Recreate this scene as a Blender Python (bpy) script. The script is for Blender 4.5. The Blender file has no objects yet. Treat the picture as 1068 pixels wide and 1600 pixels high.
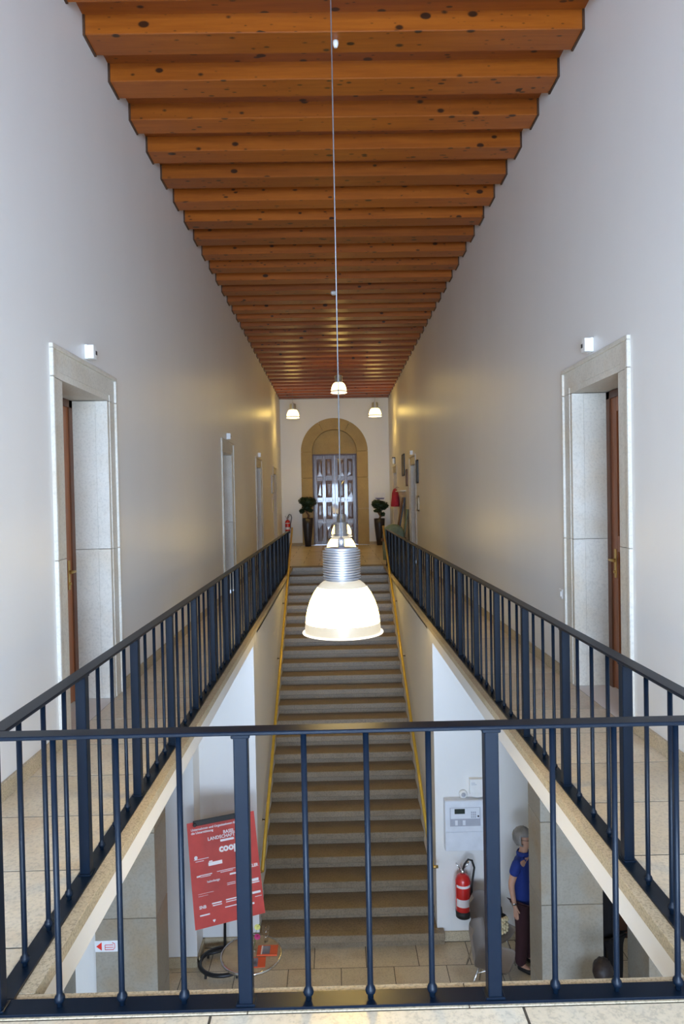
import bpy, bmesh, math, random
from mathutils import Matrix, Vector
random.seed(7)
scene = bpy.context.scene
C = scene.collection
PI = math.pi

# ------------------------------------------------------------------ camera
cam_d = bpy.data.cameras.new('camera'); cam = bpy.data.objects.new('camera', cam_d); C.objects.link(cam)
cam_d.sensor_fit = 'VERTICAL'; cam_d.sensor_height = 36.0; cam_d.sensor_width = 24.0
cam_d.lens = 1074.12 / 1600 * 36.0
cam_d.clip_start = 0.05; cam_d.clip_end = 200
_r = Vector((0.99973608, -0.01219155, -0.01947148))
_f = Vector((0.01184732, 0.9997732, -0.01769715))
_u = Vector((0.01968282, 0.01746179, 0.99965378))
cam.matrix_world = Matrix(((_r.x, _u.x, -_f.x, 0), (_r.y, _u.y, -_f.y, 0), (_r.z, _u.z, -_f.z, 1.62), (0, 0, 0, 1)))
scene.camera = cam

# ------------------------------------------------------------------ world, daylight, exposure
world = bpy.data.worlds.new('sky'); scene.world = world; world.use_nodes = True
bg = world.node_tree.nodes['Background']
bg.inputs[0].default_value = (0.62, 0.76, 1.0, 1); bg.inputs[1].default_value = 1.0

def area(name, loc, rot, sx, sy, power, col, spread=PI):
    l = bpy.data.lights.new(name, 'AREA'); l.shape = 'RECTANGLE'; l.size = sx; l.size_y = sy
    l.energy = power; l.color = col; l.spread = spread
    o = bpy.data.objects.new(name, l); C.objects.link(o); o.location = loc; o.rotation_euler = rot
    return o
DAY = (0.545, 0.725, 1.0); DAYL = (0.58, 0.745, 1.0)
# the end window behind the camera (upper floor) and the glazed front of the lower hall, just outside their panes
area('window_upper_offscreen', (0.1, -3.72, 1.6), (PI / 2, 0, 0), 2.8, 2.6, 1250, DAY)
area('window_lower_offscreen', (0.1, -3.72, -2.5), (PI / 2, 0, 0), 5.6, 2.8, 900, DAYL)

vs = scene.view_settings
vs.view_transform = 'Standard'; vs.look = 'None'; vs.gamma = 1.0; vs.use_curve_mapping = False
vs.exposure = 0.0

# ------------------------------------------------------------------ materials
MATS = {}
def nodes_of(name):
    m = bpy.data.materials.new(name); m.use_nodes = True
    nt = m.node_tree; b = nt.nodes['Principled BSDF']
    return m, nt, b
def N(nt, t, **kw):
    n = nt.nodes.new(t)
    for k, v in kw.items(): setattr(n, k, v)
    return n
def mixcol(nt, a, b, fac, mode='MIX'):
    n = N(nt, 'ShaderNodeMix', data_type='RGBA', blend_type=mode)
    for sock, v in ((n.inputs[0], fac), (n.inputs[6], a), (n.inputs[7], b)):
        if hasattr(v, 'is_linked'): nt.links.new(v, sock)
        elif isinstance(v, (int, float)): sock.default_value = v
        else: sock.default_value = (*v, 1)
    return n.outputs[2]
def wpos(nt, scale=(1, 1, 1), rnd=0.0):
    g = N(nt, 'ShaderNodeNewGeometry')
    mp = N(nt, 'ShaderNodeMapping'); nt.links.new(g.outputs['Position'], mp.inputs['Vector'])
    mp.inputs['Scale'].default_value = scale
    if rnd:
        oi = N(nt, 'ShaderNodeObjectInfo')
        mu = N(nt, 'ShaderNodeMath', operation='MULTIPLY'); mu.inputs[1].default_value = rnd
        nt.links.new(oi.outputs['Random'], mu.inputs[0])
        cx = N(nt, 'ShaderNodeCombineXYZ')
        for i in range(3): nt.links.new(mu.outputs[0], cx.inputs[i])
        nt.links.new(cx.outputs[0], mp.inputs['Location'])
    return mp.outputs['Vector']
def noise(nt, vec, scale, detail=3.0, rough=0.55):
    n = N(nt, 'ShaderNodeTexNoise'); nt.links.new(vec, n.inputs['Vector'])
    n.inputs['Scale'].default_value = scale; n.inputs['Detail'].default_value = detail; n.inputs['Roughness'].default_value = rough
    return n.outputs['Fac']
def ramp(nt, fac, stops):
    r = N(nt, 'ShaderNodeValToRGB'); nt.links.new(fac, r.inputs[0])
    e = r.color_ramp.elements
    while len(e) < len(stops): e.new(0.5)
    for el, (p, c) in zip(e, stops):
        el.position = p; el.color = (*c, 1) if len(c) == 3 else c
    return r.outputs[0]
def bump(nt, b, height, strength, dist=0.01):
    bp = N(nt, 'ShaderNodeBump'); bp.inputs['Strength'].default_value = strength; bp.inputs['Distance'].default_value = dist
    nt.links.new(height, bp.inputs['Height']); nt.links.new(bp.outputs[0], b.inputs['Normal'])
def setrough(nt, b, fac, lo, hi):
    mr = N(nt, 'ShaderNodeMapRange'); nt.links.new(fac, mr.inputs[0]); mr.inputs[3].default_value = lo; mr.inputs[4].default_value = hi
    nt.links.new(mr.outputs[0], b.inputs['Roughness'])

def plain(name, col, rough=0.5, metal=0.0, bumps=None, vary=0.06, coat=0.0, spec=0.5):
    m, nt, b = nodes_of(name)
    v = wpos(nt)
    f = noise(nt, v, 6.0, 3)
    lo = tuple(c * (1 - vary) for c in col); hi = tuple(min(1, c * (1 + vary)) for c in col)
    nt.links.new(ramp(nt, f, [(0.3, lo), (0.7, hi)]), b.inputs['Base Color'])
    b.inputs['Roughness'].default_value = rough; b.inputs['Metallic'].default_value = metal
    b.inputs['Specular IOR Level'].default_value = spec
    if coat: b.inputs['Coat Weight'].default_value = coat
    if bumps: bump(nt, b, noise(nt, v, bumps[0], 4), bumps[1], 0.004)
    MATS[name] = m; return m

def stone(name, c1, c2, rough=(0.4, 0.6), speck=90, speck_amt=0.35, bumpk=0.12, big=2.2, randv=0.25, warm=None, warm_amt=0.0):
    m, nt, b = nodes_of(name)
    v = wpos(nt, rnd=37.0)
    f = noise(nt, v, big, 5, 0.6)
    col = ramp(nt, f, [(0.28, c1), (0.72, c2)])
    if warm:
        f3 = noise(nt, v, big * 1.7, 3, 0.5)
        k = N(nt, 'ShaderNodeMapRange'); nt.links.new(f3, k.inputs[0]); k.inputs[1].default_value = 0.48; k.inputs[2].default_value = 0.75; k.inputs[4].default_value = warm_amt
        col = mixcol(nt, col, warm, k.outputs[0])
    sp = noise(nt, v, speck, 2, 0.7)
    spc = ramp(nt, sp, [(0.34, (1 - speck_amt,) * 3), (0.5, (1, 1, 1)), (0.7, (1 + speck_amt * 0.3,) * 3)])
    col = mixcol(nt, col, spc, 1.0, 'MULTIPLY')
    oi = N(nt, 'ShaderNodeObjectInfo')
    rv = ramp(nt, oi.outputs['Random'], [(0, (1 - randv, 1 - randv, 1 - randv * 1.1)), (1, (1, 1, 1))])
    col = mixcol(nt, col, rv, 1.0, 'MULTIPLY')
    nt.links.new(col, b.inputs['Base Color'])
    setrough(nt, b, f, *rough)
    bump(nt, b, sp, bumpk, 0.004)
    MATS[name] = m; return m

def wood(name, c1, c2, axis=0, rough=0.35, knots=True, dark=(0.020, 0.007, 0.003), coat=0.0):
    m, nt, b = nodes_of(name)
    s = [14.0, 14.0, 14.0]; s[axis] = 0.9
    v = wpos(nt, tuple(s), rnd=91.0)
    f = noise(nt, v, 1.5, 5, 0.65)
    col = ramp(nt, f, [(0.25, c1), (0.75, c2)])
    oi = N(nt, 'ShaderNodeObjectInfo')
    rv = ramp(nt, oi.outputs['Random'], [(0, (0.72, 0.68, 0.66)), (1, (1.1, 1.08, 1.05))])
    col = mixcol(nt, col, rv, 1.0, 'MULTIPLY')
    if knots:
        s2 = [9.0, 9.0, 9.0]; s2[axis] = 5.5
        vk = wpos(nt, tuple(s2), rnd=57.0)
        vo = N(nt, 'ShaderNodeTexVoronoi'); nt.links.new(vk, vo.inputs['Vector']); vo.inputs['Scale'].default_value = 1.0
        sz = N(nt, 'ShaderNodeSeparateColor'); nt.links.new(vo.outputs['Color'], sz.inputs[0])
        th = N(nt, 'ShaderNodeMapRange'); nt.links.new(sz.outputs[0], th.inputs[0]); th.inputs[1].default_value = 0.18; th.inputs[3].default_value = 0.02; th.inputs[4].default_value = 0.255
        df = N(nt, 'ShaderNodeMath', operation='SUBTRACT'); nt.links.new(th.outputs[0], df.inputs[0]); nt.links.new(vo.outputs['Distance'], df.inputs[1])
        kf = N(nt, 'ShaderNodeMapRange'); nt.links.new(df.outputs[0], kf.inputs[0]); kf.inputs[1].default_value = -0.03; kf.inputs[2].default_value = 0.05; kf.inputs[4].default_value = 0.93
        col = mixcol(nt, col, dark, kf.outputs[0])
        s3 = [21.0, 21.0, 21.0]; s3[axis] = 9.0
        v2 = N(nt, 'ShaderNodeTexVoronoi'); nt.links.new(wpos(nt, tuple(s3), rnd=23.0), v2.inputs['Vector']); v2.inputs['Scale'].default_value = 1.0
        s4 = N(nt, 'ShaderNodeSeparateColor'); nt.links.new(v2.outputs['Color'], s4.inputs[0])
        t2 = N(nt, 'ShaderNodeMapRange'); nt.links.new(s4.outputs[1], t2.inputs[0]); t2.inputs[1].default_value = 0.42; t2.inputs[3].default_value = -0.05; t2.inputs[4].default_value = 0.28
        d2 = N(nt, 'ShaderNodeMath', operation='SUBTRACT'); nt.links.new(t2.outputs[0], d2.inputs[0]); nt.links.new(v2.outputs['Distance'], d2.inputs[1])
        k2 = N(nt, 'ShaderNodeMapRange'); nt.links.new(d2.outputs[0], k2.inputs[0]); k2.inputs[1].default_value = -0.05; k2.inputs[2].default_value = 0.06; k2.inputs[4].default_value = 0.85
        col = mixcol(nt, col, dark, k2.outputs[0])
    nt.links.new(col, b.inputs['Base Color'])
    b.inputs['Roughness'].default_value = rough
    if coat: b.inputs['Coat Weight'].default_value = coat
    bump(nt, b, f, 0.1, 0.004)
    MATS[name] = m; return m

def emit(name, col, strength, base=(0.9, 0.88, 0.82)):
    m, nt, b = nodes_of(name)
    b.inputs['Base Color'].default_value = (*base, 1); b.inputs['Roughness'].default_value = 0.25
    f = noise(nt, wpos(nt), 30, 2)
    nt.links.new(ramp(nt, f, [(0.3, tuple(c * 0.97 for c in col)), (0.7, col)]), b.inputs['Emission Color'])
    b.inputs['Emission Strength'].default_value = strength
    MATS[name] = m; return m

def glass(name, tint=(1, 1, 1), refl=0.12):
    m = bpy.data.materials.new(name); m.use_nodes = True; nt = m.node_tree; nt.nodes.clear()
    out = N(nt, 'ShaderNodeOutputMaterial'); t = N(nt, 'ShaderNodeBsdfTransparent'); t.inputs[0].default_value = (*tint, 1)
    g = N(nt, 'ShaderNodeBsdfGlossy'); g.inputs['Roughness'].default_value = 0.05
    fr = N(nt, 'ShaderNodeLayerWeight'); fr.inputs[0].default_value = 0.35
    pw = N(nt, 'ShaderNodeMath', operation='POWER'); nt.links.new(fr.outputs['Facing'], pw.inputs[0]); pw.inputs[1].default_value = 2.5
    ad = N(nt, 'ShaderNodeMath', operation='MULTIPLY_ADD'); nt.links.new(pw.outputs[0], ad.inputs[0]); ad.inputs[1].default_value = 0.9; ad.inputs[2].default_value = 0.04
    mx = N(nt, 'ShaderNodeMixShader'); nt.links.new(ad.outputs[0], mx.inputs[0]); nt.links.new(t.outputs[0], mx.inputs[1]); nt.links.new(g.outputs[0], mx.inputs[2])
    nt.links.new(mx.outputs[0], out.inputs[0]); MATS[name] = m; return m

def plaster(name, col, rough=0.5, spec=0.5):
    m, nt, b = nodes_of(name)
    v = wpos(nt)
    f = noise(nt, wpos(nt, (1, 1, 0.35)), 1.3, 4)
    nt.links.new(ramp(nt, f, [(0.3, tuple(c * 0.965 for c in col)), (0.7, col)]), b.inputs['Base Color'])
    b.inputs['Roughness'].default_value = rough; b.inputs['Specular IOR Level'].default_value = spec
    bump(nt, b, noise(nt, v, 70, 3), 0.10, 0.004)
    MATS[name] = m; return m

plaster('wall_paint', (0.80, 0.79, 0.765), 0.38, 0.5)
plaster('soft_paint', (0.80, 0.78, 0.74), 0.6, 0.3)
stone('limestone', (0.60, 0.56, 0.48), (0.72, 0.69, 0.62), (0.5, 0.7), 55, 0.12, 0.08, 1.6, 0.08, warm=(0.60, 0.47, 0.30), warm_amt=0.45)
stone('sandstone', (0.40, 0.27, 0.09), (0.50, 0.35, 0.13), (0.5, 0.7), 75, 0.2, 0.1, 2.0, 0.12)
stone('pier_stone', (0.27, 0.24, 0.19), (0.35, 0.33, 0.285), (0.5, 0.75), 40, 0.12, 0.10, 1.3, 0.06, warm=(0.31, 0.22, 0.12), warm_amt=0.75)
stone('floor_stone', (0.68, 0.58, 0.42), (0.78, 0.69, 0.53), (0.24, 0.40), 60, 0.2, 0.05, 1.5, 0.14, warm=(0.50, 0.33, 0.17), warm_amt=0.5)
stone('curb_stone', (0.44, 0.36, 0.23), (0.56, 0.47, 0.33), (0.5, 0.7), 110, 0.4, 0.3, 3.0, 0.08)
stone('step_stone', (0.21, 0.155, 0.095), (0.29, 0.225, 0.15), (0.35, 0.55), 50, 0.3, 0.06, 2.5, 0.15)
stone('joint', (0.05, 0.04, 0.03), (0.08, 0.065, 0.045), (0.8, 0.9))
wood('beam_wood', (0.25, 0.060, 0.005), (0.40, 0.110, 0.010), 0, 0.38)
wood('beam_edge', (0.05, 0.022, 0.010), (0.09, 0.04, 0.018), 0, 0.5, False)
wood('door_wood', (0.26, 0.085, 0.028), (0.40, 0.15, 0.055), 2, 0.38, False)
wood('door_frame_wood', (0.10, 0.040, 0.020), (0.17, 0.07, 0.034), 2, 0.4, False)
wood('portal_wood', (0.11, 0.065, 0.055), (0.21, 0.135, 0.12), 2, 0.26, False, coat=0.6)
plain('rail_blue', (0.0024, 0.0075, 0.017), 0.38, 0.0, None, 0.04, 0.0, 0.2)
plain('brass', (0.55, 0.38, 0.13), 0.42, 0.9)
plain('handrail_gold', (0.62, 0.40, 0.055), 0.32, 0.35)
plain('black', (0.012, 0.012, 0.014), 0.45)
plain('black_metal', (0.02, 0.022, 0.026), 0.35, 0.3)
plain('chrome', (0.75, 0.75, 0.77), 0.14, 1.0)
plain('aluminium', (0.50, 0.51, 0.54), 0.36, 0.85)
plain('cable', (0.22, 0.23, 0.25), 0.45, 0.6)
plain('white_plastic', (0.82, 0.82, 0.80), 0.35)
plain('panel_white', (0.74, 0.77, 0.82), 0.4)
plain('grey_plastic', (0.42, 0.44, 0.50), 0.4)
plain('lcd', (0.02, 0.035, 0.03), 0.2)
plain('poster_red', (0.90, 0.145, 0.125), 0.4)
plain('poster_white', (0.85, 0.80, 0.82), 0.5)
plain('brochure', (0.80, 0.13, 0.05), 0.35)
plain('photo_print', (0.22, 0.25, 0.36), 0.4, 0, None, 0.6)
plain('ext_red', (0.62, 0.02, 0.02), 0.25, 0, None, 0.04, 0.5)
plain('sign_red', (0.75, 0.03, 0.02), 0.4)
plain('rubber', (0.02, 0.02, 0.02), 0.6)
plain('taupe_shell', (0.50, 0.45, 0.41), 0.42)
plain('rattan', (0.50, 0.42, 0.30), 0.5, 0, (160, 0.5), 0.18)
plain('pot', (0.022, 0.020, 0.026), 0.35)
plain('leaf', (0.018, 0.042, 0.016), 0.5, 0, None, 0.5)
plain('bark', (0.16, 0.09, 0.05), 0.8)
plain('soil', (0.14, 0.07, 0.04), 0.9)
plain('skin', (0.58, 0.33, 0.23), 0.5)
plain('hair_grey', (0.24, 0.23, 0.22), 0.55, 0, (120, 0.6), 0.35)
plain('hair_dark', (0.014, 0.007, 0.006), 0.5, 0, (120, 0.6), 0.35)
plain('polo_blue', (0.010, 0.035, 0.24), 0.8, 0, (60, 0.3))
plain('trouser_wine', (0.045, 0.014, 0.020), 0.85, 0, (60, 0.3))
plain('cloth_black', (0.008, 0.008, 0.010), 0.85, 0, (60, 0.3))
plain('cloth_maroon', (0.10, 0.012, 0.03), 0.85)
plain('fur_cream', (0.72, 0.60, 0.36), 0.85, 0, (60, 0.5))
plain('coat_red', (0.42, 0.02, 0.05), 0.75, 0, (30, 0.4), 0.25)
plain('pic_dark', (0.10, 0.10, 0.10), 0.4, 0, None, 0.5)
plain('pic_olive', (0.22, 0.20, 0.12), 0.5, 0, None, 0.4)
plain('paper', (0.80, 0.80, 0.84), 0.6)
plain('ink', (0.10, 0.11, 0.28), 0.6)
plain('sack_green', (0.20, 0.27, 0.20), 0.7, 0, (20, 0.3), 0.3)
plain('board_brown', (0.16, 0.085, 0.065), 0.55, 0, None, 0.35)
plain('flower_yellow', (0.78, 0.75, 0.18), 0.6)
plain('flower_pink', (0.50, 0.02, 0.16), 0.6)
plain('stem_green', (0.08, 0.16, 0.04), 0.6)
plain('frame_white', (0.75, 0.75, 0.73), 0.45)
LAMPC = (1.0, 0.68, 0.17)
emit('lamp_glass', LAMPC, 18.0)
emit('lamp_skirt', (1.0, 0.86, 0.62), 0.72, (0.10, 0.095, 0.08)); emit('lamp_rim', (1.0, 0.90, 0.70), 1.6, (0.3, 0.3, 0.3))
emit('lamp_shoulder', (1.0, 0.84, 0.60), 0.55, (0.25, 0.24, 0.2))
emit('lamp_bulb', LAMPC, 230.0)
glass('clear_glass'); glass('window_glass')

# ------------------------------------------------------------------ mesh helpers
class MB:
    def __init__(s): s.bm = bmesh.new()
    def box(s, x0, x1, y0, y1, z0, z1, mi=0, bev=0.0):
        x0, x1 = min(x0, x1), max(x0, x1); y0, y1 = min(y0, y1), max(y0, y1); z0, z1 = min(z0, z1), max(z0, z1)
        vs = [s.bm.verts.new((x, y, z)) for z in (z0, z1) for y in (y0, y1) for x in (x0, x1)]
        fs = [(0, 2, 3, 1), (4, 5, 7, 6), (0, 1, 5, 4), (2, 6, 7, 3), (0, 4, 6, 2), (1, 3, 7, 5)]
        faces = [s.bm.faces.new([vs[i] for i in f]) for f in fs]
        for f in faces: f.material_index = mi
        if bev:
            es = list({e for f in faces for e in f.edges})
            r = bmesh.ops.bevel(s.bm, geom=es, offset=bev, segments=1, affect='EDGES', profile=0.5)
            for f in r['faces']: f.material_index = mi
        return s
    def lathe(s, prof, n=24, c=(0, 0, 0), mi=0, close=True, M=None, rmod=None):
        rings = []
        for (r, z) in prof:
            ring = []
            for k in range(n):
                a = 2 * PI * k / n
                rr = r * (rmod(k, z) if rmod else 1)
                p = Vector((rr * math.cos(a), rr * math.sin(a), z))
                if M: p = M @ p
                ring.append(s.bm.verts.new((p.x + c[0], p.y + c[1], p.z + c[2])))
            rings.append(ring)
        for a, b in zip(rings, rings[1:]):
            for k in range(n):
                f = s.bm.faces.new((a[k], a[(k + 1) % n], b[(k + 1) % n], b[k])); f.material_index = mi; f.smooth = True
        if close:
            for ring in (rings[0], rings[-1]):
                try:
                    f = s.bm.faces.new(ring); f.material_index = mi
                except ValueError: pass
        return s
    def tube(s, pts, r, n=8, mi=0, caps=True, closed=False):
        pts = [Vector(p) for p in pts]; m = len(pts); rings = []; up0 = None
        for i, p in enumerate(pts):
            if closed: t = pts[(i + 1) % m] - pts[i - 1]
            else: t = pts[min(i + 1, m - 1)] - pts[max(i - 1, 0)]
            t.normalize()
            if up0 is None: up0 = Vector((0, 0, 1)) if abs(t.z) < 0.9 else Vector((1, 0, 0))
            a = t.cross(up0); a.normalize(); b = a.cross(t); up0 = b
            rr = r[i] if isinstance(r, (list, tuple)) else r
            rings.append([s.bm.verts.new(p + (a * math.cos(2 * PI * k / n) + b * math.sin(2 * PI * k / n)) * rr) for k in range(n)])
        idx = list(zip(rings, rings[1:])) + ([(rings[-1], rings[0])] if closed else [])
        for a, b in idx:
            for k in range(n):
                f = s.bm.faces.new((a[k], a[(k + 1) % n], b[(k + 1) % n], b[k])); f.material_index = mi; f.smooth = True
        if caps and not closed:
            for ring in (rings[0], rings[-1]):
                f = s.bm.faces.new(ring); f.material_index = mi
        return s
    def prism(s, poly, M, d, mi=0):
        # poly in local (u,v); M maps (u,v,w) to place; extruded w 0..d
        a = [s.bm.verts.new(M @ Vector((u, v, 0))) for u, v in poly]; b = [s.bm.verts.new(M @ Vector((u, v, d))) for u, v in poly]
        n = len(poly)
        fs = [s.bm.faces.new(a[::-1]), s.bm.faces.new(b)]
        for k in range(n): fs.append(s.bm.faces.new((a[k], a[(k + 1) % n], b[(k + 1) % n], b[k])))
        for f in fs: f.material_index = mi
        return s
    def mesh(s, name, mats, smooth=False):
        bmesh.ops.recalc_face_normals(s.bm, faces=s.bm.faces[:])
        me = bpy.data.meshes.new(name); s.bm.to_mesh(me); s.bm.free()
        for m in (mats if isinstance(mats, (list, tuple)) else [mats]): me.materials.append(MATS[m])
        if smooth:
            for p in me.polygons: p.use_smooth = True
        return me
    def build(s, name, mats, parent=None, loc=(0, 0, 0), smooth=False):
        return link(name, s.mesh(name, mats, smooth), parent, loc)
def link(name, me, parent=None, loc=(0, 0, 0), rot=(0, 0, 0)):
    o = bpy.data.objects.new(name, me); C.objects.link(o); o.parent = parent; o.location = loc; o.rotation_euler = rot
    return o
def tag(o, label, cat, group=None):
    o['label'] = label; o['category'] = cat
    if group: o['group'] = group
    return o
def thing(name, label, cat, loc=(0, 0, 0), rz=0.0, group=None):
    o = bpy.data.objects.new(name, None); C.objects.link(o); o.location = loc; o.rotation_euler = (0, 0, rz); o.empty_display_size = 0.1
    return tag(o, label, cat, group)
def struct(o): o['kind'] = 'structure'; return o
def sempty(name, loc=(0, 0, 0)):
    o = bpy.data.objects.new(name, None); C.objects.link(o); o.location = loc; return struct(o)
def B(*a, **k): return MB().box(*a, **k)
def copy_tree(o, parent=None):
    c = o.copy(); C.objects.link(c); c.parent = parent
    for ch in list(o.children): copy_tree(ch, c)
    return c
def text_mesh(name, body, size, mat, align='LEFT', depth=0.0008, bold=0.0):
    cu = bpy.data.curves.new(name, 'FONT'); cu.body = body; cu.size = size; cu.align_x = align; cu.extrude = depth; cu.offset = bold
    cu.resolution_u = 2
    o = bpy.data.objects.new(name, cu); C.objects.link(o)
    dg = bpy.context.evaluated_depsgraph_get(); me = bpy.data.meshes.new_from_object(o.evaluated_get(dg))
    bpy.data.objects.remove(o); bpy.data.curves.remove(cu)
    me.materials.clear(); me.materials.append(MATS[mat]); return me

# ------------------------------------------------------------------ dimensions (metres; upper floor = 0, camera 1.62 above it)
XL, XR = -1.861, 2.023            # corridor walls
YF, YB = 24.74, -3.5              # far wall, wall behind the camera
ZC = 5.247                        # beam soffits
CL, CR = -1.023, 1.178            # inner edges of the well curb
WL, WR = -1.09, 1.26              # stair side walls
RL, RR, RF = -1.112, 1.267, 2.195 # railing lines
RH = 0.893
ZL = -4.25                        # lower floor
YW = 9.0                          # lower wall beside the stair foot
YT, TR, RI = 16.65, 0.338, 0.178  # stair top nosing, going, rise
LXL, LXR = -4.5, 4.8              # lower hall walls
ZS = -0.19                        # underside of the walkways

# ------------------------------------------------------------------ floors
floor = struct(MB().box(XL, XR, YB, 2.262, -0.30, -0.0016).box(XL, WL, 2.262, 17.0, ZS + 0.001, -0.0016).box(WR, XR, 2.262, 17.0, ZS + 0.001, -0.0016)
               .box(XL, XR, 17.0, YF, -0.30, -0.0016).build('floor', 'joint'))
tile_cache = {}
def tile(parent, x0, x1, y0, y1, z, mat, th=0.03, gap=0.009, name='floor_tile'):
    w, l = round(x1 - x0 - gap, 4), round(y1 - y0 - gap, 4)
    key = (w, l, mat, th)
    if key not in tile_cache:
        t = B(-w / 2, w / 2, -l / 2, l / 2, -th, 0, bev=0.0015 if mat == 'curb_stone' else 0.0); t.bm.normal_update()
        tile_cache[key] = t.mesh(name, mat)
    return link(name, tile_cache[key], parent, ((x0 + x1) / 2, (y0 + y1) / 2, z + random.uniform(-0.0004, 0.0)))
TY = 0.533
y = 1.975
while y < 16.9:
    y0, y1 = max(y, 2.15), min(y + TY, 17.0)
    tile(floor, XL, RL - 0.036, y0, y1, 0, 'floor_stone'); tile(floor, RR + 0.036, XR, y0, y1, 0, 'floor_stone')
    y += TY
# curb stones along the well
def curb(x0, x1, y0, y1): tile(floor, x0, x1, y0, y1, 0.002, 'curb_stone', 0.055, 0.003, 'curb_stone')
y = 2.265
while y < 16.6:
    y1 = min(y + 1.6, 16.65); curb(RL - 0.036, CL, y, y1); curb(CR, RR + 0.036, y, y1); y = y1
xs = [RL - 0.036, -0.305, 0.40, RR + 0.036]
for a, b in zip(xs, xs[1:]): curb(a, b, 2.15, 2.265)
# front landing
for j in range(8):
    ya, yb = 2.15 - 0.72 * (j + 1), 2.15 - 0.72 * j
    off = [0.0, 0.45][j % 2]
    xs = [XL] + [x for x in (-1.36 + off, -0.42 + off, 0.57 + off, 1.42 + off) if XL + .1 < x < XR - .1] + [XR]
    for a, b in zip(xs, xs[1:]): tile(floor, a, b, ya, yb, 0, 'floor_stone')
# far landing
ya = 17.0; j = 0
while ya < YF - 0.05:
    yb = min(ya + 0.7, YF); off = [0.0, 0.4][j % 2]
    xs = [XL] + [x for x in (-1.2 + off, -0.4 + off, 0.4 + off, 1.2 + off) if x < XR - .1] + [XR]
    for a, b in zip(xs, xs[1:]): tile(floor, a, b, ya, yb, 0, 'floor_stone')
    ya = yb; j += 1
# lower hall floor
floor2 = struct(B(LXL, LXR, YB, YW + 0.1, ZL - 0.3, ZL - 0.0016).build('floor_lower', 'joint'))
ya = YW - 0.03; j = 0
while ya > 4.6:
    yb = ya - 0.45; off = [-0.26, 0.08, -0.1][j % 3]; x = -3.4 + off
    while x < 3.9:
        tile(floor2, x, x + 0.66, yb, ya, ZL, 'floor_stone'); x += 0.66
    ya = yb; j += 1
for i in range(10):
    for k in range(8): tile(floor2, -4.4 + i * 0.92, -4.4 + (i + 1) * 0.92, YB + k, YB + k + 1 if k < 7 else ya, ZL, 'floor_stone')

# ------------------------------------------------------------------ walls
DO_W, DO_T = 0.47, 2.48           # half opening, opening height
LD = [5.265, 12.2, 17.24, 21.95]; RD = [5.315, 17.45, 22.5]
def side_wall(name, xin, sgn, doors):
    m = MB(); t = 0.34
    xo = xin + sgn * t; y = YB
    for yc in doors:
        m.box(xin, xo, y, yc - DO_W - 0.12, 0, 5.6); m.box(xin, xo, yc - DO_W - 0.12, yc + DO_W + 0.12, DO_T + 0.1, 5.6); y = yc + DO_W + 0.12
    m.box(xin, xo, y, YF + 0.3, 0, 5.6)
    return struct(m.build(name, 'wall_paint'))
side_wall('wall_left', XL, -1, LD); side_wall('wall_right', XR, 1, RD)
# far wall with arched opening
AX, AR, AS, ARO = 0.06, 0.80, 3.36, 1.20    # arch centre x, inner radius, springing height, outer radius
fw = MB()
fw.box(XL, AX - ARO + 0.05, YF, YF + 0.5, 0, 5.6).box(AX + ARO - 0.05, XR, YF, YF + 0.5, 0, 5.6)
n = 28
for k in range(n):
    a0, a1 = PI * k / n, PI * (k + 1) / n; R = ARO - 0.05
    p0 = (AX + R * math.cos(a0), AS + R * math.sin(a0)); p1 = (AX + R * math.cos(a1), AS + R * math.sin(a1))
    Mx = Matrix(((1, 0, 0, 0), (0, 0, 1, YF), (0, 1, 0, 0), (0, 0, 0, 1)))
    fw.prism([p0, p1, (p1[0], 5.6), (p0[0], 5.6)], Mx, 0.5)
struct(fw.build('wall_far', 'wall_paint'))
# wall behind the camera with the windows that light the place
bw = MB()
bw.box(XL - .34, -1.3, YB - 0.2, YB, 0, 5.6).box(1.5, XR + .34, YB - 0.2, YB, 0, 5.6).box(-1.3, 1.5, YB - 0.2, YB, 0, 0.3).box(-1.3, 1.5, YB - 0.2, YB, 2.9, 5.6)
struct(bw.build('wall_back', 'wall_paint'))
bw = MB()
bw.box(LXL - .2, -2.7, YB - 0.2, YB, ZL, 0).box(2.9, LXR + .2, YB - 0.2, YB, ZL, 0).box(-2.7, 2.9, YB - 0.2, YB, -1.1, 0).box(-2.7, 2.9, YB - 0.2, YB, ZL, -3.9)
struct(bw.build('wall_lower_back', 'soft_paint'))
def window(name, x0, x1, z0, z1, nx, nz, at=None, rz=0.0):
    w = sempty(name, at or ((x0 + x1) / 2, YB - 0.1, z0)); ox, oz = (x0 + x1) / 2, z0; w.rotation_euler = (0, 0, rz)
    for a, b, c, e in ((x0, x1, z0, z0 + .06), (x0, x1, z1 - .06, z1), (x0, x0 + .06, z0, z1), (x1 - .06, x1, z0, z1)):
        B(a - ox, b - ox, -.04, .04, c - oz, e - oz).build('window_frame', 'frame_white', w)
    for i in range(1, nx):
        x = x0 + (x1 - x0) * i / nx; B(x - .025 - ox, x + .025 - ox, -.03, .03, 0, z1 - z0).build('window_bar', 'frame_white', w)
    for i in range(1, nz):
        z = z0 + (z1 - z0) * i / nz; B(x0 - ox, x1 - ox, -.03, .03, z - .025 - oz, z + .025 - oz).build('window_bar', 'frame_white', w)
    for i in range(nx):
        B(x0 + (x1 - x0) * i / nx - ox, x0 + (x1 - x0) * (i + 1) / nx - ox, -.004, .004, 0, z1 - z0).build('pane', 'window_glass', w)
window('window_1', -1.3, 1.5, 0.3, 2.9, 3, 2); window('window_2', -2.7, 2.9, -3.9, -1.1, 5, 1)
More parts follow.
